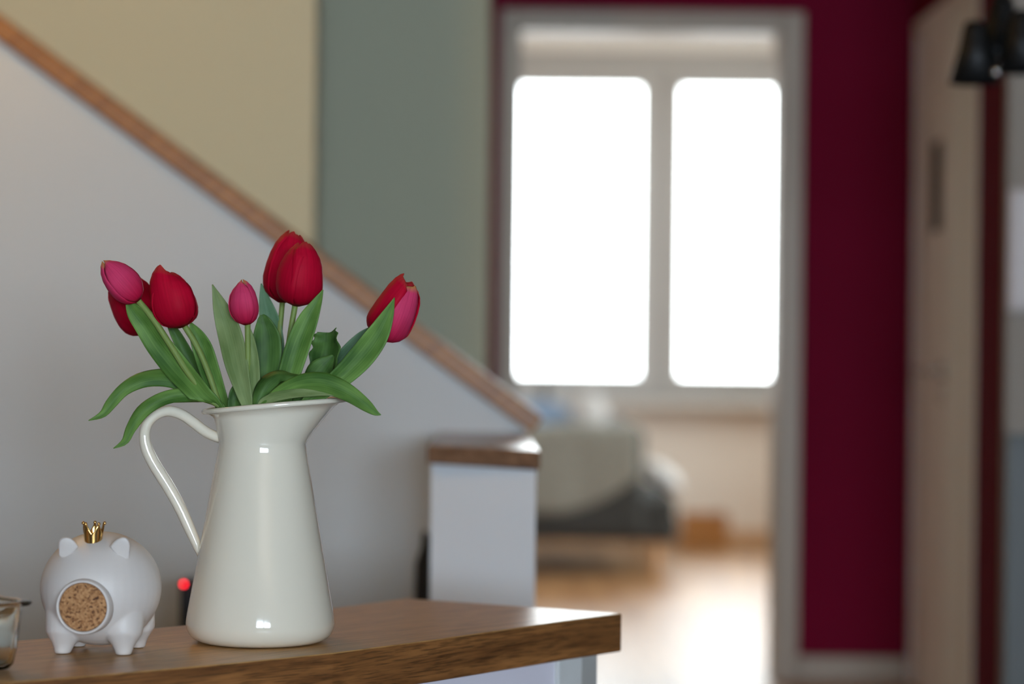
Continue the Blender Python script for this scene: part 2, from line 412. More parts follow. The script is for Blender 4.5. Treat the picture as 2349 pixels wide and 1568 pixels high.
# wall behind the camera, with its window opening
def wall_with_hole(name, x0, x1, y0, y1, hx0, hx1, hz0, hz1, mat, top=CEIL):
    V = []; Fc = []
    for (a, b, c, d) in ((x0, hx0, 0, top), (hx1, x1, 0, top), (hx0, hx1, 0, hz0), (hx0, hx1, hz1, top)):
        if d - c < 1e-4: continue
        v, f = box_vf(a, b, y0, y1, c, d); n = len(V); V += v; Fc += [tuple(i+n for i in q) for q in f]
    return struct(obj(name, V, Fc, mat))
wall_with_hole('wall_back', XL, XR, BACK_Y-.2, BACK_Y, BWX0, BWX1, BWZ0, BWZ1, M['taupe_wall'])
def window(name, x0, x1, z0, z1, y, mull, fr, sash, transom=None, head=None):
    """frame set in an opening; y = mid plane; mull = list of (x0,x1) posts"""
    d = .035; head = head or fr
    w = struct(box(name, x0, x1, y-d, y+d, z0, z0+fr, M['window'], None, .004))
    box('frame_head', x0, x1, y-d, y+d, z1-head, z1, M['window'], w, .004)
    box('frame_jamb', x0, x0+fr, y-d, y+d, z0+fr, z1-head, M['window'], w, .004)
    box('frame_jamb', x1-fr, x1, y-d, y+d, z0+fr, z1-head, M['window'], w, .004)
    xs = [x0+fr] + [v for m_ in mull for v in m_] + [x1-fr]
    for a, b in mull: box('mullion', a, b, y-d, y+d, z0+fr, z1-head, M['window'], w, .004)
    zs = [z0+fr, z1-head]
    if transom: zs = [z0+fr, transom-.03, transom+.03, z1-head]
    for i in range(0, len(xs), 2):
        if transom: box('transom', xs[i], xs[i+1], y-d, y+d, transom-.03, transom+.03, M['window'], w, .004)
        for j in range(0, len(zs), 2):
            if sash:
                V = []; Fc = []
                a, b, c, e = xs[i], xs[i+1], zs[j], zs[j+1]
                for q in ((a, a+sash, c, e), (b-sash, b, c, e), (a+sash, b-sash, c, c+sash), (a+sash, b-sash, e-sash, e)):
                    v, f = box_vf(q[0], q[1], y-.05, y-.002, q[2], q[3]); n = len(V); V += v; Fc += [tuple(k+n for k in t) for t in f]
                obj('sash', V, Fc, M['window'], w)
            box('pane', xs[i]+sash, xs[i+1]-sash, y-.003, y+.003, zs[j]+sash, zs[j+1]-sash, M['pane'], w)
    return w
window('window_1', BWX0, BWX1, BWZ0, BWZ1, BACK_Y-.12, [((BWX0+BWX1)/2-.09, (BWX0+BWX1)/2+.09)], .08, 0, transom=1.85)

# stair side wall: sloping half wall with an oak capping, low end wall with an oak cap
a0 = P(0, 84, STAIR_Y); a1 = P(1190, 963, STAIR_Y)
sl = (a0.z - a1.z) / (a0.x - a1.x)
xe = P(1203, 985, STAIR_Y).x
ztop = CEIL - .01
xt = a1.x + (ztop - a1.z) / sl
poly = [(xe, 0), (xe, a1.z + sl*(xe-a1.x)), (xt, ztop), (XL, ztop), (XL, 0)]
struct(prism('wall_stair', poly, 'y', STAIR_Y, STAIR_Y+.12, M['white_wall']))
ang = math.atan(sl)
th = .034
d = Vector((math.cos(ang), 0, math.sin(ang))); nn = Vector((-math.sin(ang), 0, math.cos(ang)))
e1 = Vector((xe, 0, a1.z + sl*(xe-a1.x))) + d*.022; e0 = Vector((xt, 0, ztop)) + d*.05
pl = [e1 - nn*.006, e1 + nn*th, e0 + nn*th, e0 - nn*.006]
struct(prism('trim_1', [(p.x, p.z) for p in pl], 'y', STAIR_Y-.022, STAIR_Y+.142, M['rail'], bev=.004))
# low end wall (newel wall)
CAPZ = .845
c0 = G(979, 1021, CAPZ); c1 = G(1240, 1033, CAPZ); c2 = G(1207, 984, CAPZ); c3 = G(979, 984, CAPZ)
yb = STAIR_Y
fx0, fx1, fy = (c0.x, c1.x, (c0.y+c1.y)/2)
cap_poly = [(c0.x, c0.y+.01), (c1.x, c1.y-.01), (c2.x, yb-.001), (c0.x, yb-.001)]
struct(prism('trim_2', cap_poly, 'z', CAPZ-.032, CAPZ, M['cap'], bev=.004))
ins = .007
np_ = [(c0.x+ins, c0.y+.01+ins*2), (c1.x-ins, c1.y-.01+ins*2), (c2.x-ins, yb-.002), (c0.x+ins, yb-.002)]
M['newel'] = base_mat('white_newel_paint', (.80, .84, .885, 1), .85, bump=.1, bscale=160)
struct(prism('wall_newel', np_, 'z', 0, CAPZ-.033, M['newel']))

# cream wall across the stair, sage pier behind it
cx = P(722, 250, CREAM_Y).x
struct(box('wall_cream', XL, cx, CREAM_Y, CREAM_Y+.12, 0, CEIL, M['cream_wall']))
sx = P(1116, 400, SAGE_Y).x
struct(box('wall_sage', cx-.9, sx, SAGE_Y, RED_Y-.002, 0, CEIL, M['sage_wall']))

# red wall with the doorway
dl = P(1186, 450, RED_Y).x; dr = P(1789, 450, RED_Y).x
dh = P(1480, 66, RED_Y).z
V = []; Fc = []
for q in ((XL, dl, 0, CEIL), (dr, RWX+.12, 0, CEIL), (dl, dr, dh, CEIL)):
    v, f = box_vf(q[0], q[1], RED_Y, RED_Y+.14, q[2], q[3]); n = len(V); V += v; Fc += [tuple(i+n for i in t) for t in f]
struct(obj('wall_front', V, Fc, M['red_wall']))
# door casing: three boards on this side, the lining inside the opening
cw = .068
cwl, cwh = .052, .055
cz = struct(box('trim_3', dl-cwl, dl, RED_Y-.018, RED_Y, 0, dh+cwh, M['trim'], None, .004))
box('casing_board', dr, dr+cw, RED_Y-.018, RED_Y, 0, dh+cwh, M['trim'], cz, .004)
box('casing_head', dl, dr, RED_Y-.018, RED_Y, dh, dh+cwh, M['trim'], cz, .004)
box('lining', dl, dl+.008, RED_Y-.016, RED_Y+.15, 0, dh, M['trim'], cz)
box('lining', dr-.008, dr, RED_Y-.016, RED_Y+.15, 0, dh, M['trim'], cz)
box('lining', dl, dr, RED_Y-.016, RED_Y+.15, dh-.008, dh, M['trim'], cz)
struct(box('baseboard_front', dr+cw+.001, RWX, RED_Y-.016, RED_Y, 0, .075, M['trim'], None, .004))
# right-hand red wall with the white door in it
DY0, DY1 = 6.33, 7.36
dtop = dh + .02
V = []; Fc = []
for (y0, y1, z0, z1) in ((6.0, DY0, 0, CEIL), (DY1, RED_Y, 0, CEIL), (DY0, DY1, dtop, CEIL)):
    v, f = box_vf(RWX, RWX+.12, y0, y1, z0, z1); n = len(V); V += v; Fc += [tuple(i+n for i in t) for t in f]
struct(obj('wall_side', V, Fc, M['red_wall']))
dd = struct(box('door_1', RWX+.003, RWX+.05, 6.78, DY1-.05, .005, dtop-.05, M['door'], None, .003))
box('side_panel', RWX+.002, RWX+.06, DY0+.06, 6.778, .0, dtop-.05, M['pale_panel'], dd, .003)
box('frame_post', RWX-.002, RWX+.1, DY0, DY0+.06, 0, dtop, M['pale_panel'], dd, .003)
box('frame_post', RWX-.002, RWX+.1, DY1-.05, DY1, 0, dtop, M['door'], dd, .003)
box('frame_head', RWX-.002, RWX+.1, DY0+.06, DY1-.05, dtop-.05, dtop, M['door'], dd, .003)
box('door_pane', RWX+.0, RWX+.02, 6.885, 7.035, 1.355, 1.615, M['dark_glass'], dd, .003)
hx = RWX+.003
v, f = lathe([(.024, 0), (.026, .004), (.02, .009), (.01, .011)], (hx, 6.825, .955), 20, (-1, 0, 0))
hp = obj('handle_rose', v, f, M['chrome'], dd, True)
v, f, _ = sweep([Vector((hx-.008, 6.825, .955)), Vector((hx-.045, 6.825, .955)), Vector((hx-.05, 6.84, .955)), Vector((hx-.05, 6.93, .955))], .008, seg=10)
obj('handle_lever', v, f, M['chrome'], dd, True)
v, f = lathe([(.02, 0), (.021, .004), (.015, .007), (.004, .008)], (hx, 6.825, .885), 20, (-1, 0, 0))
obj('keyhole_rose', v, f, M['chrome'], dd, True)
# kitchen wall that turns the corner to the right
M['kitchen_wall'] = base_mat('pale_grey_wall', s2l((154, 144, 134)), .85)
struct(box('wall_kitchen', RWX+.001, XR, 5.95, 5.999, 0, CEIL, M['kitchen_wall']))

# far room
FX0, FX1 = -2.0, 3.0
wall_with_hole('wall_far', FX0, FX1, FAR_Y, FAR_Y+.24, FWX0, FWX1, FWZ0, FWZ1, M['far_wall'])
struct(box('wall_far_left', FX0-.1, FX0, RED_Y+.14, FAR_Y, 0, CEIL, M['far_wall']))
V = []; Fc = []
for (y0, y1, z0, z1) in ((RED_Y+.14, FSY0, 0, CEIL), (FSY1, FAR_Y, 0, CEIL), (FSY0, FSY1, 0, FSZ0), (FSY0, FSY1, FSZ1, CEIL)):
    v, f = box_vf(FX1, FX1+.2, y0, y1, z0, z1); n = len(V); V += v; Fc += [tuple(i+n for i in t) for t in f]
struct(obj('wall_far_right', V, Fc, M['far_wall']))
w3 = struct(box('window_added', FX1+.07, FX1+.13, FSY0, FSY1, FSZ0, FSZ0+.08, M['window'], None, .004))  # added window, never in view; its daylight fills the far room
box('frame_head', FX1+.07, FX1+.13, FSY0, FSY1, FSZ1-.08, FSZ1, M['window'], w3, .004)
for y_ in (FSY0, (FSY0+FSY1)/2-.05, FSY1-.1): box('frame_post', FX1+.07, FX1+.13, y_, y_+.1, FSZ0+.08, FSZ1-.08, M['window'], w3, .004)
for y_ in (FSY0+.1, (FSY0+FSY1)/2+.05): box('pane', FX1+.098, FX1+.102, y_, y_+(FSY1-FSY0)/2-.15, FSZ0+.08, FSZ1-.08, M['pane'], w3)
struct(box('wall_far_front', RWX+.12, FX1, RED_Y+.02, RED_Y+.14, 0, CEIL, M['far_wall']))
mx = P(1514, 500, FAR_Y+.1).x
window('window_2', FWX0, FWX1, FWZ0, FWZ1, FAR_Y+.1, [(mx-.037, mx+.037)], .06, .072, head=.12)
sill_o = struct(box('trim_4', FWX0-.06, FWX1+.06, FAR_Y-.16, FAR_Y+.06, FWZ0-.035, FWZ0, M['sill'], None, .006))
struct(box('trim_5', FWX0-.05, FWX1+.05, FAR_Y-.05, FAR_Y-.0005, FWZ1, CEIL-.001, M['far_ceiling'], None, .004))   # shutter box
struct(box('baseboard_far', FX0, FX1, FAR_Y-.015, FAR_Y, 0, .06, M['legwood'], None, .003))

# ================================================================== WORKTOP AND CABINET
HC = .6534
front = [(1427, 1406), (1300, 1423), (1200, 1437.5), (1000, 1466), (763, 1497), (560, 1517.5), (380, 1534), (220, 1548), (60, 1561)]
back = [(60, 1466.5), (230, 1451.5), (400, 1435.5), (580, 1415), (763, 1394), (900, 1375.5), (932, 1371.5)]
fp = [G(u, v, HC) for u, v in front]; bp = [G(u, v, HC) for u, v in back]
fdir = (fp[-1]-fp[-2]).normalized(); bdir = (bp[0]-bp[1]).normalized()
fp.append(fp[-1] + fdir*.75); bp.insert(0, bp[0] + bdir*.75)
outline = [(p.x, p.y) for p in fp + bp]
TH = .0525
n = len(outline)
V = [(x, y, HC-TH) for x, y in outline] + [(x, y, HC) for x, y in outline]
Fc = [tuple(range(n)), tuple(range(n, 2*n))] + [(i, (i+1) % n, n+(i+1) % n, n+i) for i in range(n)]
bm = bmesh.new(); bv = [bm.verts.new(q) for q in V]
for q in Fc: bm.faces.new([bv[i] for i in q])
bmesh.ops.recalc_face_normals(bm, faces=bm.faces); bm.verts.index_update()
fs = [tuple(l.index for l in q.verts) for q in bm.faces]; vs = [q.co.copy() for q in bm.verts]; bm.free()
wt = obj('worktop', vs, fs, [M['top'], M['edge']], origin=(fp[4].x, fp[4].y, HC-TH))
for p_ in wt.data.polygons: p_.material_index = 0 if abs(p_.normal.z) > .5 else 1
bevel(wt, .0022, 3, 50)
tag(wt, 'thick oak worktop under the cream pitcher and the white pig', 'worktop')
# cabinet under it: follows the worktop, set back from its edge
end_dir = (fp[0]-bp[-1]).normalized()
def inset(pt, nrm, a): return (pt.x+nrm.x*a, pt.y+nrm.y*a)
cabF = []; 
for i, p_ in enumerate(fp):
    t = (fp[min(i+1, len(fp)-1)]-fp[max(i-1, 0)]).normalized(); nb = Vector((t.y, -t.x, 0))   # towards the back
    if nb.dot(bp[3]-fp[4]) < 0: nb = -nb
    cabF.append(p_ + nb*.020)
cabB = []
for i, p_ in enumerate(bp):
    t = (bp[min(i+1, len(bp)-1)]-bp[max(i-1, 0)]).normalized(); nb = Vector((t.y, -t.x, 0))
    if nb.dot(fp[4]-bp[3]) < 0: nb = -nb
    cabB.append(p_ + nb*.020)
u0 = (cabF[1]-cabF[0]).normalized()
def along(dist):             # point on the cabinet's front line, measured from its right end
    q = dist
    for a, b in zip(cabF, cabF[1:]):
        l = (b-a).length
        if q <= l: return a + (b-a)*(q/l)
        q -= l
    return cabF[-1]
cab = empty('cabinet', (cabF[4].x, cabF[4].y, 0), 'white cabinet carrying the oak worktop, pale post at its corner', 'cabinet')
zt = HC-TH-.0005
def front_slab(name, d0, d1, depth, mat, proud=0):
    a = along(d0); b = along(d1); t = (b-a).normalized(); nb = Vector((t.y, -t.x, 0))
    if nb.dot(bp[3]-fp[4]) < 0: nb = -nb
    pts = [a - nb*proud, b - nb*proud, b+nb*depth, a+nb*depth]
    return prism(name, [(p.x, p.y) for p in pts], 'z', 0, zt, mat, cab, .002)
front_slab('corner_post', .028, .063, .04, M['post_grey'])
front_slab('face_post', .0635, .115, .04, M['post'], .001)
bodyF = [along(.1155)] + [p for p in cabF if (p-cabF[0]).length > .13]
nbb = Vector((u0.y, -u0.x, 0)); nbb = nbb if nbb.dot(bp[3]-fp[4]) > 0 else -nbb
body_poly = [(p.x+nbb.x*.006, p.y+nbb.y*.006) for p in bodyF] + [(p.x, p.y) for p in cabB]
prism('body', body_poly, 'z', .0, zt, M['cab'], cab)

# ================================================================== PITCHER
PB = G(597, 1470.5, HC); PX, PY = PB.x, PB.y
pit = empty('pitcher', (PX, PY, HC), 'cream enamel pitcher with loop handle, holding the red tulips', 'pitcher')
prof = [(.0, .0012), (.060, .0012), (.070, .0008), (.0765, .002), (.0825, .0052), (.0875, .0105), (.0905, .0175), (.0912, .0235), (.0900, .033)]
for i in range(1, 13):
    t = i/12; prof.append((.0900 + (.0545-.0900)*t, .033 + (.232-.033)*t))
NS = 72
NECK_Z, NECK_R = .2425, .0533
def rim_r(th):
    return .0735 + .0295*((1+math.cos(th))/2)**2.2
def rim_z(th):
    return .2800 + .0165*((1+math.cos(th))/2)
V = []; Fc = []
rings = []
for r, z in prof[1:]: rings.append([(r, z)]*NS)
ths = [2*math.pi*k/NS for k in range(NS)]
for i in range(0, 15):
    t = i/14; ring = []
    for th_ in ths:
        Rr = rim_r(th_) - .0035; Zr = rim_z(th_)
        sp_ = ((1+math.cos(th_))/2)**1.6          # spout side flares evenly, handle side stays steep then rolls out
        # neck -> wall top radius
        steep = NECK_R + (.0612-NECK_R)*t**1.2 + (Rr-.0612)*max(0, (t-.80)/.20)**1.6
        even = NECK_R + (Rr-NECK_R)*(.90*t**1.12 + .10*max(0, (t-.85)/.15)**1.5)
        r = steep*(1-sp_) + even*sp_
        ring.append((r, NECK_Z + (Zr-NECK_Z)*t**(.95)))
    rings.append(ring)
def ringpt(ring, k, off):
    r, z = ring[k]; th_ = ths[k]
    return Vector((PX+(r-off)*math.cos(th_), PY+(r-off)*math.sin(th_), HC+z+ (0.002 if off else 0)))
nO = len(rings)
for ring in rings: V += [ringpt(ring, k, 0) for k in range(NS)]
inner = rings[2:][::-1]
for ring in inner: V += [ringpt(ring, k, .0018) for k in range(NS)]
nt_ = nO + len(inner)
for i in range(nt_-1):
    for k in range(NS):
        Fc.append((i*NS+k, i*NS+(k+1) % NS, (i+1)*NS+(k+1) % NS, (i+1)*NS+k))
Fc.append(tuple(range(NS))[::-1]); Fc.append(tuple((nt_-1)*NS+k for k in range(NS)))
body = obj('body', V, Fc, M['enamel'], pit, True)
# rolled rim
path = [Vector((PX+(rim_r(t)-.002)*math.cos(t), PY+(rim_r(t)-.002)*math.sin(t), HC+rim_z(t)+.0015)) for t in [2*math.pi*k/96 for k in range(97)]]
v, f, _ = sweep(path, .0034, .0034, 12, up=(0, 0, 1)); f = f[:-2]
obj('rim', v, f, M['enamel'], pit, True)
# handle
hpx = [(512, 1007, 10, 15), (500, 1003, 12, 15), (472, 990, 12.5, 13), (443, 968, 12.5, 12), (416, 950, 12.5, 12), (386, 942, 12.5, 12), (358, 950, 12.5, 12), (338, 970, 12.5, 12), (331.5, 997, 12.5, 12),
       (336, 1027, 14, 13), (353, 1063, 14.5, 13), (384, 1112, 14.5, 13), (411, 1160, 14, 13), (435, 1212, 13, 13), (453, 1254, 10, 12), (462, 1284, 4, 10)]
st = catmull(hpx, 60)
path = [P(a, b, PY) for a, b, c, e in st]
sc_ = PY/F
v, f, _ = sweep(path, [c*sc_ for a, b, c, e in st], [e*sc_ for a, b, c, e in st], 16, up=(0, 1, 0))
obj('handle', v, f, M['enamel'], pit, True)

# ================================================================== TULIPS
Y0 = PY
BUD = [(0, .2), (.04, .48), (.12, .75), (.25, .95), (.38, 1), (.52, .97), (.68, .86), (.82, .66), (.93, .38), (1, .07)]
CUP = [(0, .14), (.03, .46), (.1, .78), (.2, .96), (.3, 1), (.45, .97), (.6, .90), (.75, .80), (.88, .66), (.96, .52), (1, .40)]
CUPB = [(0, .14), (.03, .44), (.1, .75), (.2, .93), (.32, 1), (.48, .98), (.64, .91), (.78, .78), (.89, .60), (.96, .42), (1, .28)]
OPEN = [(0, .14), (.03, .44), (.1, .74), (.2, .90), (.35, .98), (.5, 1), (.66, 1.0), (.8, .98), (.92, .95), (1, .93)]
WID_B = [(0, .8), (.2, 1), (.5, 1), (.75, .95), (.9, .9), (.97, .8), (1, .6)]
WID_C = [(0, .8), (.2, 1), (.6, 1.0), (.78, .99), (.87, .93), (.93, .82), (.965, .66), (.985, .47), (.995, .28), (1, .05)]
WID_D = [(0, .8), (.2, 1), (.6, 1.0), (.8, .98), (.9, .93), (.96, .83), (.99, .66), (1, .42)]
def petals(root, base, top, R_, prof, wid, mat, spin=0, wmax=62, seed=1, inner=.90, n_out=3, openness=None, tall=None, alt=None, skew=None, jit=1.0):
    rnd = random.Random(seed)
    ax = (top-base); L = ax.length; ax.normalize()
    toward = Vector((0, -1, 0)); e1 = (toward - ax*toward.dot(ax)).normalized(); e2 = ax.cross(e1)
    nu, nv = 30, 12
    for layer in (0, 1):
        for k in range(n_out):
            phi0 = R(spin) + 2*math.pi*(k + .5*layer)/n_out
            rs = ((1.0, .95, 1.03)[k % 3] if layer == 0 else inner)*(1 + rnd.uniform(-.02, .02))
            sk_ = skew[k] if skew and layer == 0 else jit*rnd.uniform(-.05, .05)
            hl = L*(1 + jit*rnd.uniform(-.05, .03))*(1.0 if layer == 0 else .91)
            if tall and layer == 0: hl *= tall[k]
            op = (openness[k] if openness and layer == 0 else 0)
            wob = rnd.uniform(0, 6.28)
            V = []; Fc = []; UV = []
            for i in range(nu+1):
                u = 1 - (1-i/nu)**1.7
                r = R_*lerp_table(prof, u)*rs + op*R_*u**2
                w = R(wmax)*lerp_table(wid, u)*(1 if layer == 0 else 1.05)
                if jit > .5 and u > .3: w = min(R(105), w*(1/max(.2, lerp_table(prof, u)))**.6)
                for j in range(nv+1):
                    q = -1 + 2*j/nv
                    ph = phi0 + q*w
                    groove = 1 - .035*math.exp(-(q/.10)**2)*min(1, u*3)
                    edge = 1 + (.075 if layer == 0 else .0)*abs(q)**3*min(1, u*2.5) + .02*math.sin(5*u+wob+3*q)*u
                    rr = r*groove*edge*(1 + (.03 + .03*(jit > .5))*noise.noise(Vector((q*1.3, u*2.4, seed*3.1+k*1.7+layer*5)))*min(1, u*4))
                    # rounded petal tip: outer columns end lower
                    h = hl*u - hl*.05*abs(q)**2*u**4 - hl*.05*abs(q)**3*u**10 + jit*hl*.014*math.sin(7*q+wob)*u**6 + hl*sk_*q*u**3
                    V.append(base + ax*h + (e1*math.cos(ph) + e2*math.sin(ph))*rr); UV.append((j/nv, u))
            for i in range(nu):
                for j in range(nv):
                    a = i*(nv+1)+j; Fc.append((a, a+1, a+nv+2, a+nv+1))
            o = obj('petal', V, Fc, (M['petal_pink'] if alt and (layer, k) in alt else mat), root, True, UV)
            sm = o.modifiers.new('thick', 'SOLIDIFY'); sm.thickness = .0007; sm.offset = -1
def tuck(v, m=.003):
    z = v.z - HC
    if z > .294: return v
    if z < .2425: r = .0900 + (.0545-.0900)*max(0, (z-.033)/.2)
    else: r = .0533 + .0075*min(1, (z-.2425)/.037)
    d = Vector((v.x-PX, v.y-PY, 0))
    if z > .25 and d.length > 1e-6: r += .020*(z-.25)/.04*((1+d.x/d.length)/2)**2
    r -= m
    if d.length > r and d.length < .13: d = d*(r/d.length); return Vector((PX+d.x, PY+d.y, v.z))
    return v
def stem(root, pts, hw=6.3):
    st = catmull(pts, 36)
    path = [tuck(P(a, b, Y0+c), .0065) for a, b, c in st]
    v, f, uv = sweep(path, [hw*Y0/F*(1 if i > 2 else 1) for i in range(len(path))], seg=12)
    obj('stem', v, f, M['stem'], root, True, uv)
def leaf(root, pts, mat='leaf', fold=.35, ns=34, nv=10, curl=0, rough_edge=.0):
    """pts: (px, py, dY, half width px, roll deg)"""
    st = catmull(pts, ns)
    c = [P(a, b, Y0+dz) for a, b, dz, hw, ro in st]
    V = []; UV = []; Fc = []
    rnd = random.Random(int(pts[0][0]*7+pts[0][1]))
    s1, s2 = rnd.uniform(0, 6), rnd.uniform(0, 6)
    lastW = None
    for i in range(ns):
        t = (c[min(i+1, ns-1)] - c[max(i-1, 0)]).normalized()
        w0 = t.cross(Vector((0, 1, 0)))
        w0 = w0.normalized() if w0.length > 1e-5 else Vector((1, 0, 0))
        dn = w0.cross(t).normalized()
        hw = max(st[i][3], .25)*(Y0+st[i][2])/F; a = R(st[i][4])
        Wd = w0*math.cos(a) + dn*math.sin(a); Nn = -w0*math.sin(a) + dn*math.cos(a)
        if Nn.y > 0 and abs(st[i][4]) < 90: Nn = -Nn      # cross-section is hollow towards the camera for fold > 0
        for j in range(nv+1):
            q = -1 + 2*j/nv
            ww = 1 + rough_edge*math.sin(i*1.1+s1+q*2)*abs(q)
            z = (abs(q)**1.5)*fold*hw + .06*hw*math.sin(i*.55+s2+2.0*q)*abs(q)
            p_ = c[i] + Wd*(q*hw*ww*(1-.10*abs(fold)*abs(q))) + Nn*z
            if i < ns*.42: p_ = tuck(p_)
            V.append(p_); UV.append((j/nv, i/(ns-1)))
    for i in range(ns-1):
        for j in range(nv):
            a = i*(nv+1)+j; Fc.append((a, a+1, a+nv+2, a+nv+1))
    o = obj('leaf', V, Fc, M[mat], root, True, UV)
    sm = o.modifiers.new('thick', 'SOLIDIFY'); sm.thickness = .0009; sm.offset = 0
    return o
GRP = 'red tulips in the cream pitcher'
def tulip(label, dx, dy):
    return empty('tulip', (PX+dx, PY+dy, HC+.012), label, 'tulip', GRP)

# A: pink bud leaning out over the pitcher's handle
t = tulip('closed pink-red tulip bud leaning out furthest above the pitcher handle', -.03, -.02)
petals(t, P(318, 690, Y0-.02), P(236, 597, Y0-.028), 37.5*Y0/F, BUD, WID_B, M['petal_pink'], spin=28, seed=3, jit=.1)
stem(t, [(575, 1440, -.02), (540, 1150, -.025), (512, 1000, -.03), (491, 932, -.03), (432, 856, -.026), (400, 806, -.024), (352, 732, -.022), (316, 688, -.02)], 7.2)
leaf(t, [(525, 1040, -.034, 8, 0), (496, 940, -.034, 18, 0), (462, 905, -.034, 26, 0), (410, 845, -.02, 31, 5), (366, 790, -.016, 31, 10), (335, 745, -.016, 26, 15), (308, 712, -.016, 19, 15), (290, 686, -.014, 3, 15)], 'leaf', .35)
leaf(t, [(545, 1050, -.01, 8, 0), (512, 955, -.02, 14, 0), (470, 912, -.014, 20, -20), (430, 880, -.012, 23, -25), (385, 864, -.016, 24, -25), (330, 868, -.022, 20, -20), (285, 892, -.03, 15, 0), (255, 925, -.034, 13, 10), (235, 950, -.036, 8, 10), (203, 964, -.038, .5, 0)], 'leaf', -.30)
# B: open tulip half hidden behind A
t = tulip('open dark red tulip partly hidden behind the bud over the pitcher handle', -.02, .02)
petals(t, P(342, 758, Y0+.045), P(268, 636, Y0+.07), 56*Y0/F, CUPB, WID_D, M['petal'], spin=190, seed=5)
stem(t, [(585, 1440, .02), (550, 1150, .02), (520, 1000, .025), (498, 935, .028), (445, 870, .034), (395, 815, .04), (347, 767, .045)])
leaf(t, [(530, 1040, .02, 8, 0), (500, 940, .02, 14, 0), (460, 870, .02, 16, 0), (425, 805, .02, 15, 0), (398, 757, .02, 11, 0), (380, 735, .02, 1, 0)], 'leaf_dark', .4)
# C
t = tulip('crimson tulip with a wavy petal, right beside the pink bud above the handle', -.02, -.01)
petals(t, P(418, 751, Y0-.012), P(380, 617, Y0-.018), 52*Y0/F, CUPB, WID_D, M['petal'], spin=-4, seed=12, wmax=66, tall=[1.02, .86, .97], skew=[-.17, -.05, 0])
stem(t, [(590, 1440, -.01), (560, 1150, -.012), (530, 1010, -.015), (506, 938, -.016), (482, 866, -.014), (455, 800, -.012), (424, 748, -.012)], 7)
leaf(t, [(545, 1050, -.008, 8, 0), (518, 950, -.008, 15, 0), (500, 900, -.007, 20, 0), (482, 850, -.004, 24, 0), (466, 800, 0, 24, 0), (450, 765, 0, 16, 0), (436, 738, 0, 1, 0)], 'leaf', .4)
leaf(t, [(550, 1050, -.02, 8, 0), (516, 955, -.028, 13, 0), (484, 920, -.028, 15, 0), (442, 906, -.026, 15, 0), (400, 907, -.032, 16, 0), (360, 920, -.036, 16, 0), (325, 945, -.038, 16, 0), (300, 982, -.038, 12, 0), (286, 1012, -.038, 8, 0), (260, 1028, -.04, .5, 0)], 'leaf', -.35)
# D: small pink bud on the straight stem
t = tulip('small closed pink tulip bud on a straight upright stem', -.015, -.03)
petals(t, P(567, 745, Y0-.035), P(555, 640, Y0-.037), 33.5*Y0/F, BUD, WID_B, M['petal_pink'], spin=-20, seed=21, jit=.1)
stem(t, [(592, 1440, -.03), (580, 1150, -.035), (572, 1010, -.044), (568, 930, -.046), (569, 850, -.042), (568, 742, -.035)], 6.6)
leaf(t, [(585, 1060, -.05, 8, 0), (573, 950, -.054, 12, 0), (560, 900, -.05, 19, 0), (545, 840, -.04, 27, 0), (533, 785, -.03, 29, 0), (520, 740, -.022, 26, 0), (505, 700, -.02, 17, 0), (487, 652, -.02, 1, 0)], 'leaf_pale', .35)
leaf(t, [(590, 1060, -.05, 6, 0), (588, 950, -.052, 10, 0), (586, 890, -.047, 12, 0), (584, 830, -.040, 11, 0), (578, 780, -.036, 7, 0), (572, 750, -.036, 1, 0)], 'leaf_pale', .4)
leaf(t, [(560, 1050, -.03, 8, 0), (540, 950, -.036, 15, 0), (540, 912, -.036, 16, 0), (548, 885, -.034, 12, 0), (560, 862, -.032, 2, 0)], 'leaf_dark', .4)
# E: tall tulip behind F
t = tulip('tall crimson tulip standing behind the tallest bloom, overlapped by it', .01, .03)
petals(t, P(644, 694, Y0+.05), P(676, 532, Y0+.06), 52*Y0/F, CUPB, WID_D, M['petal'], spin=18, seed=31, wmax=64)
stem(t, [(605, 1440, .03), (612, 1150, .03), (622, 1010, .035), (632, 930, .035), (639, 820, .04), (642, 760, .045), (648, 690, .05)])
leaf(t, [(612, 1050, .04, 8, 0), (618, 950, .04, 20, 0), (626, 880, .04, 24, 0), (628, 800, .045, 26, 0), (620, 740, .048, 24, 0), (608, 690, .05, 14, 0), (599, 650, .05, 1, 0)], 'leaf_blue', .3)
# F: the big front bloom
t = tulip('largest crimson tulip, full bloom in front at the top of the bunch', .015, -.01)
petals(t, P(680, 702, Y0), P(698, 551, Y0-.008), 53*Y0/F, CUPB, WID_D, M['petal'], spin=52, seed=44, wmax=66, tall=[.98, 1, 1.0], skew=[-.05, 0, .04])
stem(t, [(605, 1440, -.01), (618, 1150, -.008), (635, 1010, -.005), (648, 930, -.004), (658, 830, -.002), (665, 770, 0), (677, 700, 0)], 6.6)
leaf(t, [(630, 1060, -.02, 8, 0), (645, 950, -.022, 18, 0), (656, 890, -.024, 23, 0), (668, 845, -.024, 27, 0), (686, 790, -.022, 29, 5), (708, 735, -.02, 24, 10), (727, 695, -.018, 13, 10), (741, 664, -.018, .5, 0)], 'leaf', .35)
leaf(t, [(600, 1060, -.005, 8, 0), (604, 950, -.006, 20, 0), (608, 880, -.01, 30, 0), (613, 820, -.012, 35, 0), (612, 775, -.012, 33, 0), (607, 745, -.012, 22, 0), (603, 730, -.012, 13, 0), (600, 722, -.012, 5, 0)], 'leaf_dark', .32)
leaf(t, [(600, 1050, -.05, 6, 0), (590, 940, -.058, 10, 0), (597, 905, -.058, 18, 0), (612, 876, -.058, 22, 20), (640, 859, -.062, 15, 30), (668, 863, -.068, 11, 30), (695, 863, -.07, .8, 20)], 'leaf_dark', -.5)
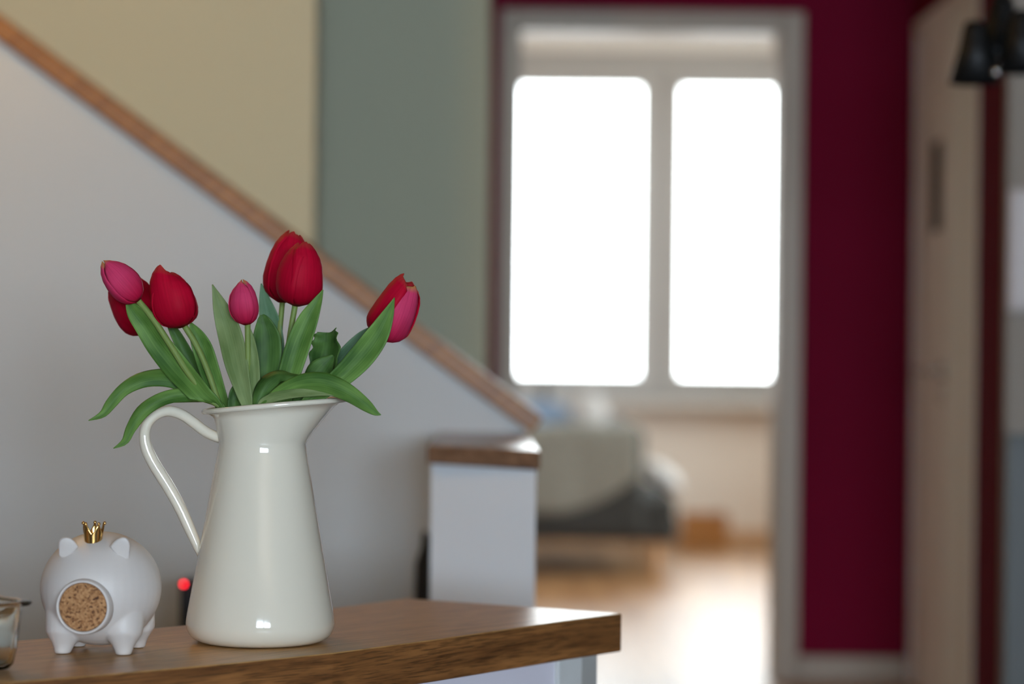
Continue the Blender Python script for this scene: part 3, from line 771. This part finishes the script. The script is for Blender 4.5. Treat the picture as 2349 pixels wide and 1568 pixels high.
# G: tulip leaning right over the spout
t = tulip('red tulip leaning out over the pitcher spout, leaf across its front', .03, 0)
gb, gt = P(872, 780, Y0-.004), P(942, 642, Y0-.012)
petals(t, gb, gt, 52*Y0/F, CUP, WID_D, M['petal'], spin=-66, seed=52, wmax=62, inner=.86, alt={(0, 1)}, tall=[1.02, .93, 1])
stem(t, [(612, 1440, 0), (640, 1150, 0), (668, 1010, 0), (705, 930, 0), (770, 870, -.001), (830, 820, -.002), (878, 774, -.004)], 7)
leaf(t, [(660, 1040, -.045, 8, 0), (700, 930, -.05, 14, 0), (745, 893, -.05, 20, 0), (790, 858, -.05, 26, 0), (832, 815, -.05, 30, 0), (865, 770, -.052, 27, 0), (888, 725, -.054, 16, 0), (905, 682, -.056, .5, 0)], 'leaf', .30)
leaf(t, [(660, 1050, .02, 8, 0), (710, 930, .02, 18, 0), (755, 870, .02, 24, 0), (800, 815, .02, 24, 0), (835, 775, .02, 18, 0), (865, 745, .02, 2, 0)], 'leaf_blue', .3)
leaf(t, [(650, 1040, .01, 8, 0), (690, 940, .005, 20, 0), (725, 880, 0, 30, 0), (748, 830, 0, 36, 10), (756, 795, .004, 36, 20), (757, 772, .008, 31, 25), (757, 762, .01, 26, 25)], 'leaf_dark', .7, rough_edge=.12)
leaf(t, [(640, 1040, -.03, 8, 0), (680, 940, -.036, 18, 0), (712, 890, -.036, 27, 0), (735, 858, -.034, 33, -15), (752, 835, -.03, 24, -25), (765, 815, -.028, 3, -30)], 'leaf_dark', -.4)
leaf(t, [(598, 1040, -.05, 6, 0), (600, 940, -.06, 8, 0), (622, 912, -.064, 11, 0), (654, 893, -.07, 17, -5), (695, 880, -.075, 23, -12), (738, 879, -.079, 25, -12), (778, 891, -.082, 23, -5), (810, 908, -.084, 19, 0), (840, 930, -.086, 14, 0), (861, 946, -.088, 7, 0), (874, 951, -.088, .5, 0)], 'leaf', -.35)

leaf(t, [(602, 1040, -.05, 6, 0), (598, 940, -.058, 10, 0), (618, 915, -.064, 11, 0), (655, 905, -.072, 11, 10), (695, 901, -.078, 10, 20), (735, 903, -.082, 5, 20), (765, 907, -.084, .5, 10)], 'leaf_pale', .2)

# ================================================================== PIGGY BANK
GP = G(232, 1490, HC)
pig = empty('piggy_bank', (GP.x, 2.865, HC), 'white ceramic piggy bank with cork snout and small gold crown', 'piggy bank')
pc = Vector((P(232, 1352, 2.865).x, 2.865, HC+.0740))
yaw = R(-5)                                   # faces the camera, a little to the left
fw = Vector((math.sin(yaw), -math.cos(yaw), 0)); sd = Vector((math.cos(yaw), math.sin(yaw), 0)); upv = Vector((0, 0, 1))
bm = bmesh.new()
def add_pts(verts, faces):
    bv = [bm.verts.new(v) for v in verts]
    for q in faces: bm.faces.new([bv[i] for i in q])
V = []; Fc = []
nu, nv = 40, 28
for j in range(nv+1):
    b = -math.pi/2 + math.pi*j/nv
    for i in range(nu):
        a = 2*math.pi*i/nu
        x, y, z = math.cos(b)*math.cos(a), math.cos(b)*math.sin(a), math.sin(b)
        wid = .0712*(1 - .03*max(0, -z))
        V.append(pc + sd*(x*wid) + fw*(y*.074) + upv*(z*.0672))
for j in range(nv):
    for i in range(nu):
        Fc.append((j*nu+i, j*nu+(i+1) % nu, (j+1)*nu+(i+1) % nu, (j+1)*nu+i))
add_pts(V, Fc)
for sx_, sy_ in ((-1, 1), (1, 1), (-1, -1), (1, -1)):
    foot = Vector((pc.x, pc.y, HC)) + sd*(sx_*.0365) + fw*(sy_*.034)
    topc = pc + sd*(sx_*.033) + fw*(sy_*.026) - upv*.012
    path = [foot + upv*.0002, foot + upv*.002, foot*.92+topc*.08, foot*.82+topc*.18, foot*.62 + topc*.38, topc, pc*.6+topc*.4]
    v, f, _ = sweep([Vector(p) for p in path], [.0090, .0100, .0106, .0135, .0225, .030, .028], seg=20)
    add_pts(v, f)
bmesh.ops.recalc_face_normals(bm, faces=bm.faces)
me = bpy.data.meshes.new('pig_raw'); bm.to_mesh(me); bm.free()
tmp = bpy.data.objects.new('pig_raw', me); COL.objects.link(tmp)
rm = tmp.modifiers.new('r', 'REMESH'); rm.mode = 'VOXEL'; rm.voxel_size = .0016
smo = tmp.modifiers.new('s', 'SMOOTH'); smo.factor = .5; smo.iterations = 14
dg = bpy.context.evaluated_depsgraph_get(); dg.update()
nm = bpy.data.meshes.new_from_object(tmp.evaluated_get(dg))
vs = [v.co.copy() for v in nm.vertices]; fs = [tuple(p.vertices) for p in nm.polygons]
bpy.data.objects.remove(tmp); bpy.data.meshes.remove(me); bpy.data.meshes.remove(nm)
zmin = min(v.z for v in vs)
for v in vs: v.z += (HC + .0003 - zmin) * max(0, 1 - (v.z-zmin)/.04)
obj('body', vs, fs, M['pig'], pig, True)
# snout ring and cork
sn = P(190, 1391, 2.79); sn = Vector((pc.x + fw.x*.054 - .001, pc.y + fw.y*.054, sn.z))
sax = (fw + Vector((.0, 0, -.01))).normalized()
v, f = lathe([(.0330, 0), (.0324, .018), (.0318, .023), (.0311, .0255), (.0298, .0262), (.0286, .0255), (.0282, .0235), (.0282, .012)], sn, 56, sax)
obj('snout', v, f, M['pig'], pig, True)
v, f = lathe([(.0279, .008), (.0279, .0235), (.0270, .0246), (.001, .0248)], sn, 48, sax)
ck = obj('cork', v, f, M['cork'], pig, True); bevel(ck, .0005)
tag(ck, 'round cork stopper')
# ears
def ear(s):
    b_in, b_out = (P(178, 1249, 2.83), P(136, 1276, 2.83)) if s < 0 else (P(254, 1249, 2.83), P(296, 1278, 2.825))
    tip = P(145, 1228, 2.83) if s < 0 else P(287, 1228, 2.83)
    mid = (b_in+b_out)/2
    ol = [b_in, ] 
    pts2 = ([(180, 1254), (172, 1242), (162, 1234), (152, 1231.5), (143, 1233), (136.5, 1239), (134, 1248), (135, 1262), (137, 1276), (156, 1276)] if s < 0 else
            [(252, 1254), (260, 1243), (270, 1235), (281, 1231.5), (290, 1233.5), (296, 1241), (298, 1252), (297, 1266), (295, 1280), (275, 1280)])
    c = Vector((0, 0, 0)); ring = []
    cu = sum(p[0] for p in pts2)/len(pts2); cv = sum(p[1] for p in pts2)/len(pts2)
    st_ = catmull(pts2 + [pts2[0]], 40)[:-1]
    V = []; Fc = []; n_ = len(st_)
    yf = 2.815
    for k, (sca, dy) in enumerate(((.80, 0), (.95, .0006), (1, .003), (1, .0065), (.94, .009), (.80, .010))):
        for a, b in st_:
            lean = (1262-b)/1900*.35                # ears lean forward
            V.append(P(cu+(a-cu)*sca, cv+(b-cv)*sca, yf+dy-lean))
    for i in range(5):
        for k in range(n_): Fc.append((i*n_+k, i*n_+(k+1) % n_, (i+1)*n_+(k+1) % n_, (i+1)*n_+k))
    Fc.append(tuple(range(n_))[::-1]); Fc.append(tuple(5*n_+k for k in range(n_)))
    obj('ear', V, Fc, M['pig'], pig, True)
ear(-1); ear(1)
# crown: flared band with five spikes and beads
cb = P(214, 1250, 2.835); cb.z = P(214, 1256, 2.835).z
NSg = 60
V = []; Fc = []
rows = 9
def crown_top(a):
    ph = (a/(2*math.pi)*5) % 1.0
    t_ = abs(ph-.5)*2                              # 1 at a spike, 0 between
    return .0175 + .0118*max(0, t_)**1.35
a_off = R(20)
for side, off in ((0, 0), (1, .0020)):
    for i in range(rows+1):
        t_ = i/rows
        for k in range(NSg):
            a = 2*math.pi*k/NSg
            h = crown_top(a)*t_
            r = .0096 + .0036*(h/.03)**1.2 - off
            r *= 1 + (.06 if i == 0 and side == 0 else 0)
            V.append(cb + Vector((r*math.cos(a+a_off), r*math.sin(a+a_off), h)))
o2 = (rows+1)*NSg
for i in range(rows):
    for k in range(NSg):
        k2 = (k+1) % NSg
        Fc.append((i*NSg+k, i*NSg+k2, (i+1)*NSg+k2, (i+1)*NSg+k))
        Fc.append((o2+i*NSg+k, o2+(i+1)*NSg+k, o2+(i+1)*NSg+k2, o2+i*NSg+k2))
for k in range(NSg):
    k2 = (k+1) % NSg
    Fc.append((rows*NSg+k, rows*NSg+k2, o2+rows*NSg+k2, o2+rows*NSg+k))
    Fc.append((k, o2+k, o2+k2, k2))
crown = obj('crown', V, Fc, M['gold'], pig, True)
for k in range(5):
    a = 2*math.pi*k/5 + a_off
    v, f = lathe([(.0003, -.0021), (.0012, -.0017), (.0019, -.0009), (.0021, 0), (.0019, .0009), (.0012, .0017), (.0003, .0021)],
                 cb + Vector((.0131*math.cos(a), .0131*math.sin(a), .0288)), 14)
    obj('bead', v, f, M['gold'], crown, True)

# ================================================================== GLASS DISH
dc = Vector((-.6045, 2.690, HC+.0004))
def se(a, n_=4.5): 
    c, s = math.cos(a), math.sin(a)
    return (abs(c)**n_ + abs(s)**n_)**(-1/n_)
dprof = [(.000, 0), (.034, 0), (.0405, .0018), (.0440, .007), (.0470, .022), (.0520, .0715), (.0600, .0722), (.0612, .0745), (.0600, .0768), (.0500, .0770), (.0478, .0755), (.0432, .026), (.0405, .0095), (.036, .0065), (.0, .006)]
V = []; Fc = []; ND = 72
for r, h in dprof[1:-1]:
    for k in range(ND):
        a = 2*math.pi*k/ND; q = r*se(a)
        x, y = q*math.cos(a), q*math.sin(a); ca, sa = math.cos(R(45)), math.sin(R(45))
        V.append(dc + Vector((x*ca-y*sa, x*sa+y*ca, h)))
nr = len(dprof)-2
for i in range(nr-1):
    for k in range(ND): Fc.append((i*ND+k, i*ND+(k+1) % ND, (i+1)*ND+(k+1) % ND, (i+1)*ND+k))
Fc.append(tuple(range(ND))[::-1]); Fc.append(tuple((nr-1)*ND+k for k in range(ND)))
dish = obj('glass_dish', V, Fc, M['glass'], None, True, origin=dc)
tag(dish, 'clear square glass dish with flanged rim beside the piggy bank', 'dish')

# ================================================================== THINGS BEHIND THE WORKTOP
# slim black device with a red light
b0 = P(411, 1330, 4.55); b1 = P(470, 1330, 4.55)
dev = empty('black_device', ((b0.x+b1.x)/2, 4.58, 0), 'slim black upright device with a glowing red light behind the worktop', 'device')
box('housing', b0.x, b1.x, 4.55, 4.63, .02, b0.z, M['blackplastic'], dev, .006)
box('foot', b0.x-.03, b1.x+.03, 4.52, 4.66, 0, .02, M['blackplastic'], dev, .004)
lc = P(421.5, 1339, 4.545)
v, f = lathe([(.0005, -.002), (.003, -.0015), (.0035, .001), (.0030, .004), (.0005, .005)], lc, 16, (0, -1, 0))
tag(obj('indicator_light', v, f, M['led'], dev, True), 'glowing red light')
# dark narrow thing in the corner by the newel wall
q0 = P(944, 1232, 4.62); q1 = P(976, 1232, 4.62)
bag = empty('black_bag', ((q0.x+q1.x)/2, 4.66, 0), 'narrow black folded bag standing against the white newel wall', 'bag')
V = []; Fc = []
xs0, xs1 = q0.x, np_[0][0]-.002
secs = [(0, 1.0, 1.0), (.05, 1.03, 1.0), (.25, 1.0, .95), (.45, .98, .85), (q0.z-.05, .9, .6), (q0.z-.01, .6, .35), (q0.z, .35, .2)]
for z, wx, wy in secs:
    for k in range(20):
        a = 2*math.pi*k/20; s4 = se(a, 3.2)
        hx_ = (xs1-xs0)/2*wx/1.03; 
        V.append(Vector((xs1 - (xs1-xs0)/2*wx/1.03*1.0 + hx_*s4*math.cos(a)*.98, 4.66 + .085*wy*s4*math.sin(a), z)))
for i in range(len(secs)-1):
    for k in range(20): Fc.append((i*20+k, i*20+(k+1) % 20, (i+1)*20+(k+1) % 20, (i+1)*20+k))
Fc.append(tuple(range(20))[::-1]); Fc.append(tuple((len(secs)-1)*20+k for k in range(20)))
obj('body', V, Fc, M['black'], bag, True)
hp_ = [Vector(((xs0+xs1)/2, 4.66-.05+.1*i/10, q0.z-.03+.035*math.sin(math.pi*i/10))) for i in range(11)]
v, f, _ = sweep(hp_, .006, seg=8); obj('carry_handle', v, f, M['black'], bag, True)

# ================================================================== BLACK SPOT PENDANT (right, near ceiling)
LY = 4.75
hub = P(2286, 118, LY)
lamp = empty('pendant_lamp', (hub.x, LY, CEIL), 'black pendant lamp with conical metal shades on short arms', 'lamp')
v, f = lathe([(.05, 0), (.05, -.012), (.045, -.022), (.006, -.026)], (hub.x, LY, CEIL), 32); obj('canopy', v, f, M['black'], lamp, True)
v, f, _ = sweep([Vector((hub.x, LY, CEIL-.02)), Vector((hub.x, LY, hub.z))], .0018, seg=8); obj('cable', v, f, M['black'], lamp, True)
v, f = lathe([(.003, .016), (.010, .012), (.013, 0), (.010, -.012), (.003, -.016)], hub, 20); obj('hub', v, f, M['black'], lamp, True)
def shade(cx_, cy_, y_):
    top = P(cx_, cy_-72, y_); 
    v, f, _ = sweep([hub, Vector((hub.x*.5+top.x*.5, hub.y*.5+y_*.5, top.z-.030)), Vector((top.x, y_, top.z-.012))], .005, seg=8)
    a = obj('arm', v, f, M['black'], lamp, True)
    prof_ = [(.010, .0), (.020, -.004), (.024, -.02), (.030, -.050), (.050, -.122), (.048, -.122), (.028, -.05), (.020, -.022), (.006, -.008)]
    v, f = lathe(prof_, top, 32); obj('shade', v, f, M['black'], lamp, True)
shade(2237, 120, LY-.02)
shade(2345, 95, LY-.02)
shade(2300, 60, LY+.14)
kc = P(2285, 166, LY-.06)
v, f = lathe([(.0006, -.010), (.006, -.008), (.0095, -.003), (.0095, .003), (.006, .008), (.0006, .010)], kc, 20); obj('bulb', v, f, M['chrome'], lamp, True)
v, f, _ = sweep([hub, kc], .004, seg=8); obj('bulb_stalk', v, f, M['black'], lamp, True)

# ================================================================== PALE WALL END AT THE RIGHT
M['wainscot'] = base_mat('dark_grey_panel', s2l((92, 94, 92)), .5)
wn = struct(box('trim_6', RWX+.001, XR, 5.935, 5.9495, 0, .795, M['wainscot'], None, .002))
box('cap_rail', RWX+.001, XR, 5.928, 5.9495, .7955, .812, M['wainscot'], wn, .002)
wb = empty('wall_box', (1.6, 5.90, 1.1), 'shallow white wall box above the dark grey wainscot at the red corner', 'wall box')
wx0 = RWX-.002; z0_ = P(2330, 712, 5.9).z; z1_ = P(2330, 432, 5.9).z
M['box_white'] = base_mat('white_box_lacquer', s2l((196, 184, 180)), .4)
box('housing', wx0, wx0+.30, 5.925, 5.949, z0_, z1_, M['box_white'], wb, .006)
box('lid', wx0+.008, wx0+.292, 5.919, 5.9245, z0_+.012, z1_-.012, M['box_white'], wb, .003)

# ================================================================== FAR ROOM FURNITURE
SY = 10.55
sx0, sx1 = P(1120, 1200, SY).x, P(1478, 1200, SY).x; sxe = P(1556, 1200, SY).x
sofa = empty('sofa', ((sx0+sxe)/2, 11.3, 0), 'charcoal fabric sofa on pale wooden legs under the far window', 'sofa')
zb = P(1400, 1243, SY).z; zs = P(1520, 1153, SY).z; zt_ = P(1400, 982, SY).z
box('seat_base', sx0, sxe, SY, 12.0, zb, zs-.05, M['sofa'], sofa, .03, 4)
box('seat_cushion', sx0+.02, sxe-.005, SY+.005, 11.78, zs-.06, zs+.02, M['sofa'], sofa, .03, 4)
box('side_rest', sx0, sx1, SY-.02, SY+.24, zb+.02, zt_, M['sofa'], sofa, .04, 4)
box('backrest', sx0, P(1432, 1000, 12.0).x, 11.80, 12.05, zb, P(1400, 952, 11.9).z, M['sofa_light'], sofa, .05, 4)
for x_, y_ in ((sxe-.09, SY+.07), (sx0+.06, SY+.07), (sxe-.09, 11.9), (sx0+.06, 11.9)):
    v, f = lathe([(.014, 0), (.016, .004), (.027, zb-.004), (.027, zb+.01)], (x_, y_, 0), 16)
    obj('leg', v, f, M['legwood'], sofa, True)
# throw over the side rest
thr = []
NX, NZ = 22, 26
x0_, x1_ = sx0-.005, sx1-.03
V = []; Fc = []; UV = []
zt2 = zt_+.006
for i in range(NX+1):
    a = i/NX; x_ = x0_+(x1_-x0_)*a
    px_ = 1174.5 + x_*F/SY
    tt = max(0, min(1, (px_-1295)/(1475-1295)))
    zlow = P(1295, 1176, SY).z*(1-tt) + P(1475, 1088, SY).z*tt - .025*math.sin(math.pi*tt)
    drop = zt2 - zlow
    tot = drop + .26 + .15
    for j in range(NZ+1):
        s_ = tot*j/NZ
        wv = .003*math.sin(a*11+j*.2) + .002*math.sin(a*23)
        if s_ < drop: p_ = Vector((x_, SY-.028+wv*min(1, (drop-s_)*8), zlow+s_))
        elif s_ < drop+.28: p_ = Vector((x_, SY-.028+(s_-drop), zt2+.004*math.sin(a*13)))
        else: p_ = Vector((x_, SY+.252-wv*.3, zt2-(s_-drop-.28)))
        V.append(p_)
for i in range(NX):
    for j in range(NZ):
        q = i*(NZ+1)+j; Fc.append((q, q+NZ+1, q+NZ+2, q+1))
th_o = obj('throw_blanket', V, Fc, M['throw'], None, True)
sm = th_o.modifiers.new('thick', 'SOLIDIFY'); sm.thickness = .008; sm.offset = 1
tag(th_o, 'taupe throw blanket draped over the end of the charcoal sofa', 'blanket')
rot = Matrix.Rotation(R(0), 3, 'Y')
# triangular-looking white cushion: pillow leaning on the side rest
cc = P(1515, 1112, SY+.35)
cw_o = cushion('cushion', (cc.x+.018, SY+.44, zs+.090), .100, .17, .050, M['white_fabric'], None, 2.4, Matrix.Rotation(R(36), 3, 'Y'))
tag(cw_o, 'plump white cushion on the sofa seat, beside the wooden crate', 'cushion')
bc = P(1262, 950, 11.70)
o_ = cushion('cushion', (bc.x-.06, 11.66, bc.z-.075), .22, .08, .14, M['blue_fabric'], None, 2.8, Matrix.Rotation(R(-8), 3, 'X')); tag(o_, 'blue cushion leaning on the grey sofa back', 'cushion')
bc = P(1350, 932, 11.62)
o_ = cushion('cushion', (bc.x, 11.56, bc.z-.03), .088, .05, .095, M['white_fabric'], None, 2.1); tag(o_, 'small round white cushion in front of the blue cushion', 'cushion')
# wooden crate on the floor by the wall
kb = G(1615, 1243, 0); ky = 12.05
kx0_, kx1_ = P(1566, 1200, ky).x, P(1672, 1200, ky).x; kz = P(1600, 1178, ky).z
cr = empty('wooden_crate', ((kx0_+kx1_)/2, ky+.1, 0), 'low orange-brown wooden crate on the floor under the far window', 'crate')
box('bottom', kx0_, kx1_, ky, ky+.22, .0, .012, M['basket'], cr)
for k in range(3):
    h0 = .004 + k*(kz/3); h1 = h0 + kz/3 - .012
    box('slat', kx0_, kx1_, ky, ky+.012, h0, h1, M['basket'], cr, .002)
    box('slat', kx0_, kx1_, ky+.208, ky+.22, h0, h1, M['basket'], cr, .002)
    box('end_slat', kx0_, kx0_+.012, ky+.0125, ky+.2075, h0, h1, M['basket'], cr, .002)
    box('end_slat', kx1_-.012, kx1_, ky+.0125, ky+.2075, h0, h1, M['basket'], cr, .002)
for x_ in (kx0_+.014, kx1_-.034):
    for y_ in (ky+.0125, ky+.1875): box('corner_block', x_, x_+.02, y_, y_+.02, .012, kz, M['basket'], cr)
# small dark figure on the sill
fg = P(1250, 880, FAR_Y-.06)
v, f = lathe([(.02, 0), (.026, .01), (.030, .04), (.024, .075), (.012, .095), (.013, .125), (.016, .13)], (fg.x, FAR_Y-.06, FWZ0), 24)
fo = obj('vase', v, f, M['grey_unit'], None, True, origin=(fg.x, FAR_Y-.06, FWZ0)); tag(fo, 'small dark bottle vase standing on the far window sill', 'vase')

# ================================================================== ADDED WARM FILL LIGHT, OUT OF VIEW, TO WARM THE UPPER STAIR WALL
lx, ly, lz = -1.3, 4.10, 2.33
cl = empty('fill_globe', (lx, ly, CEIL), 'added warm fill light out of view, brightening the stair wall', 'lamp')
M['globe'] = emit_mat('fill_glow', (1, .61, .16, 1), 38.0)
v, f = lathe([(.01, .125)] + [(.125*math.cos(R(a)), .125*math.sin(R(a))) for a in range(80, -81, -10)] + [(.01, -.125)], (lx, ly, lz), 32)
obj('globe', v, f, M['globe'], cl, True)
v, f = lathe([(.05, 0), (.05, -.015), (.012, -.03), (.012, lz+.13-CEIL)], (lx, ly, CEIL), 24); obj('fill_mount', v, f, M['black'], cl, True)
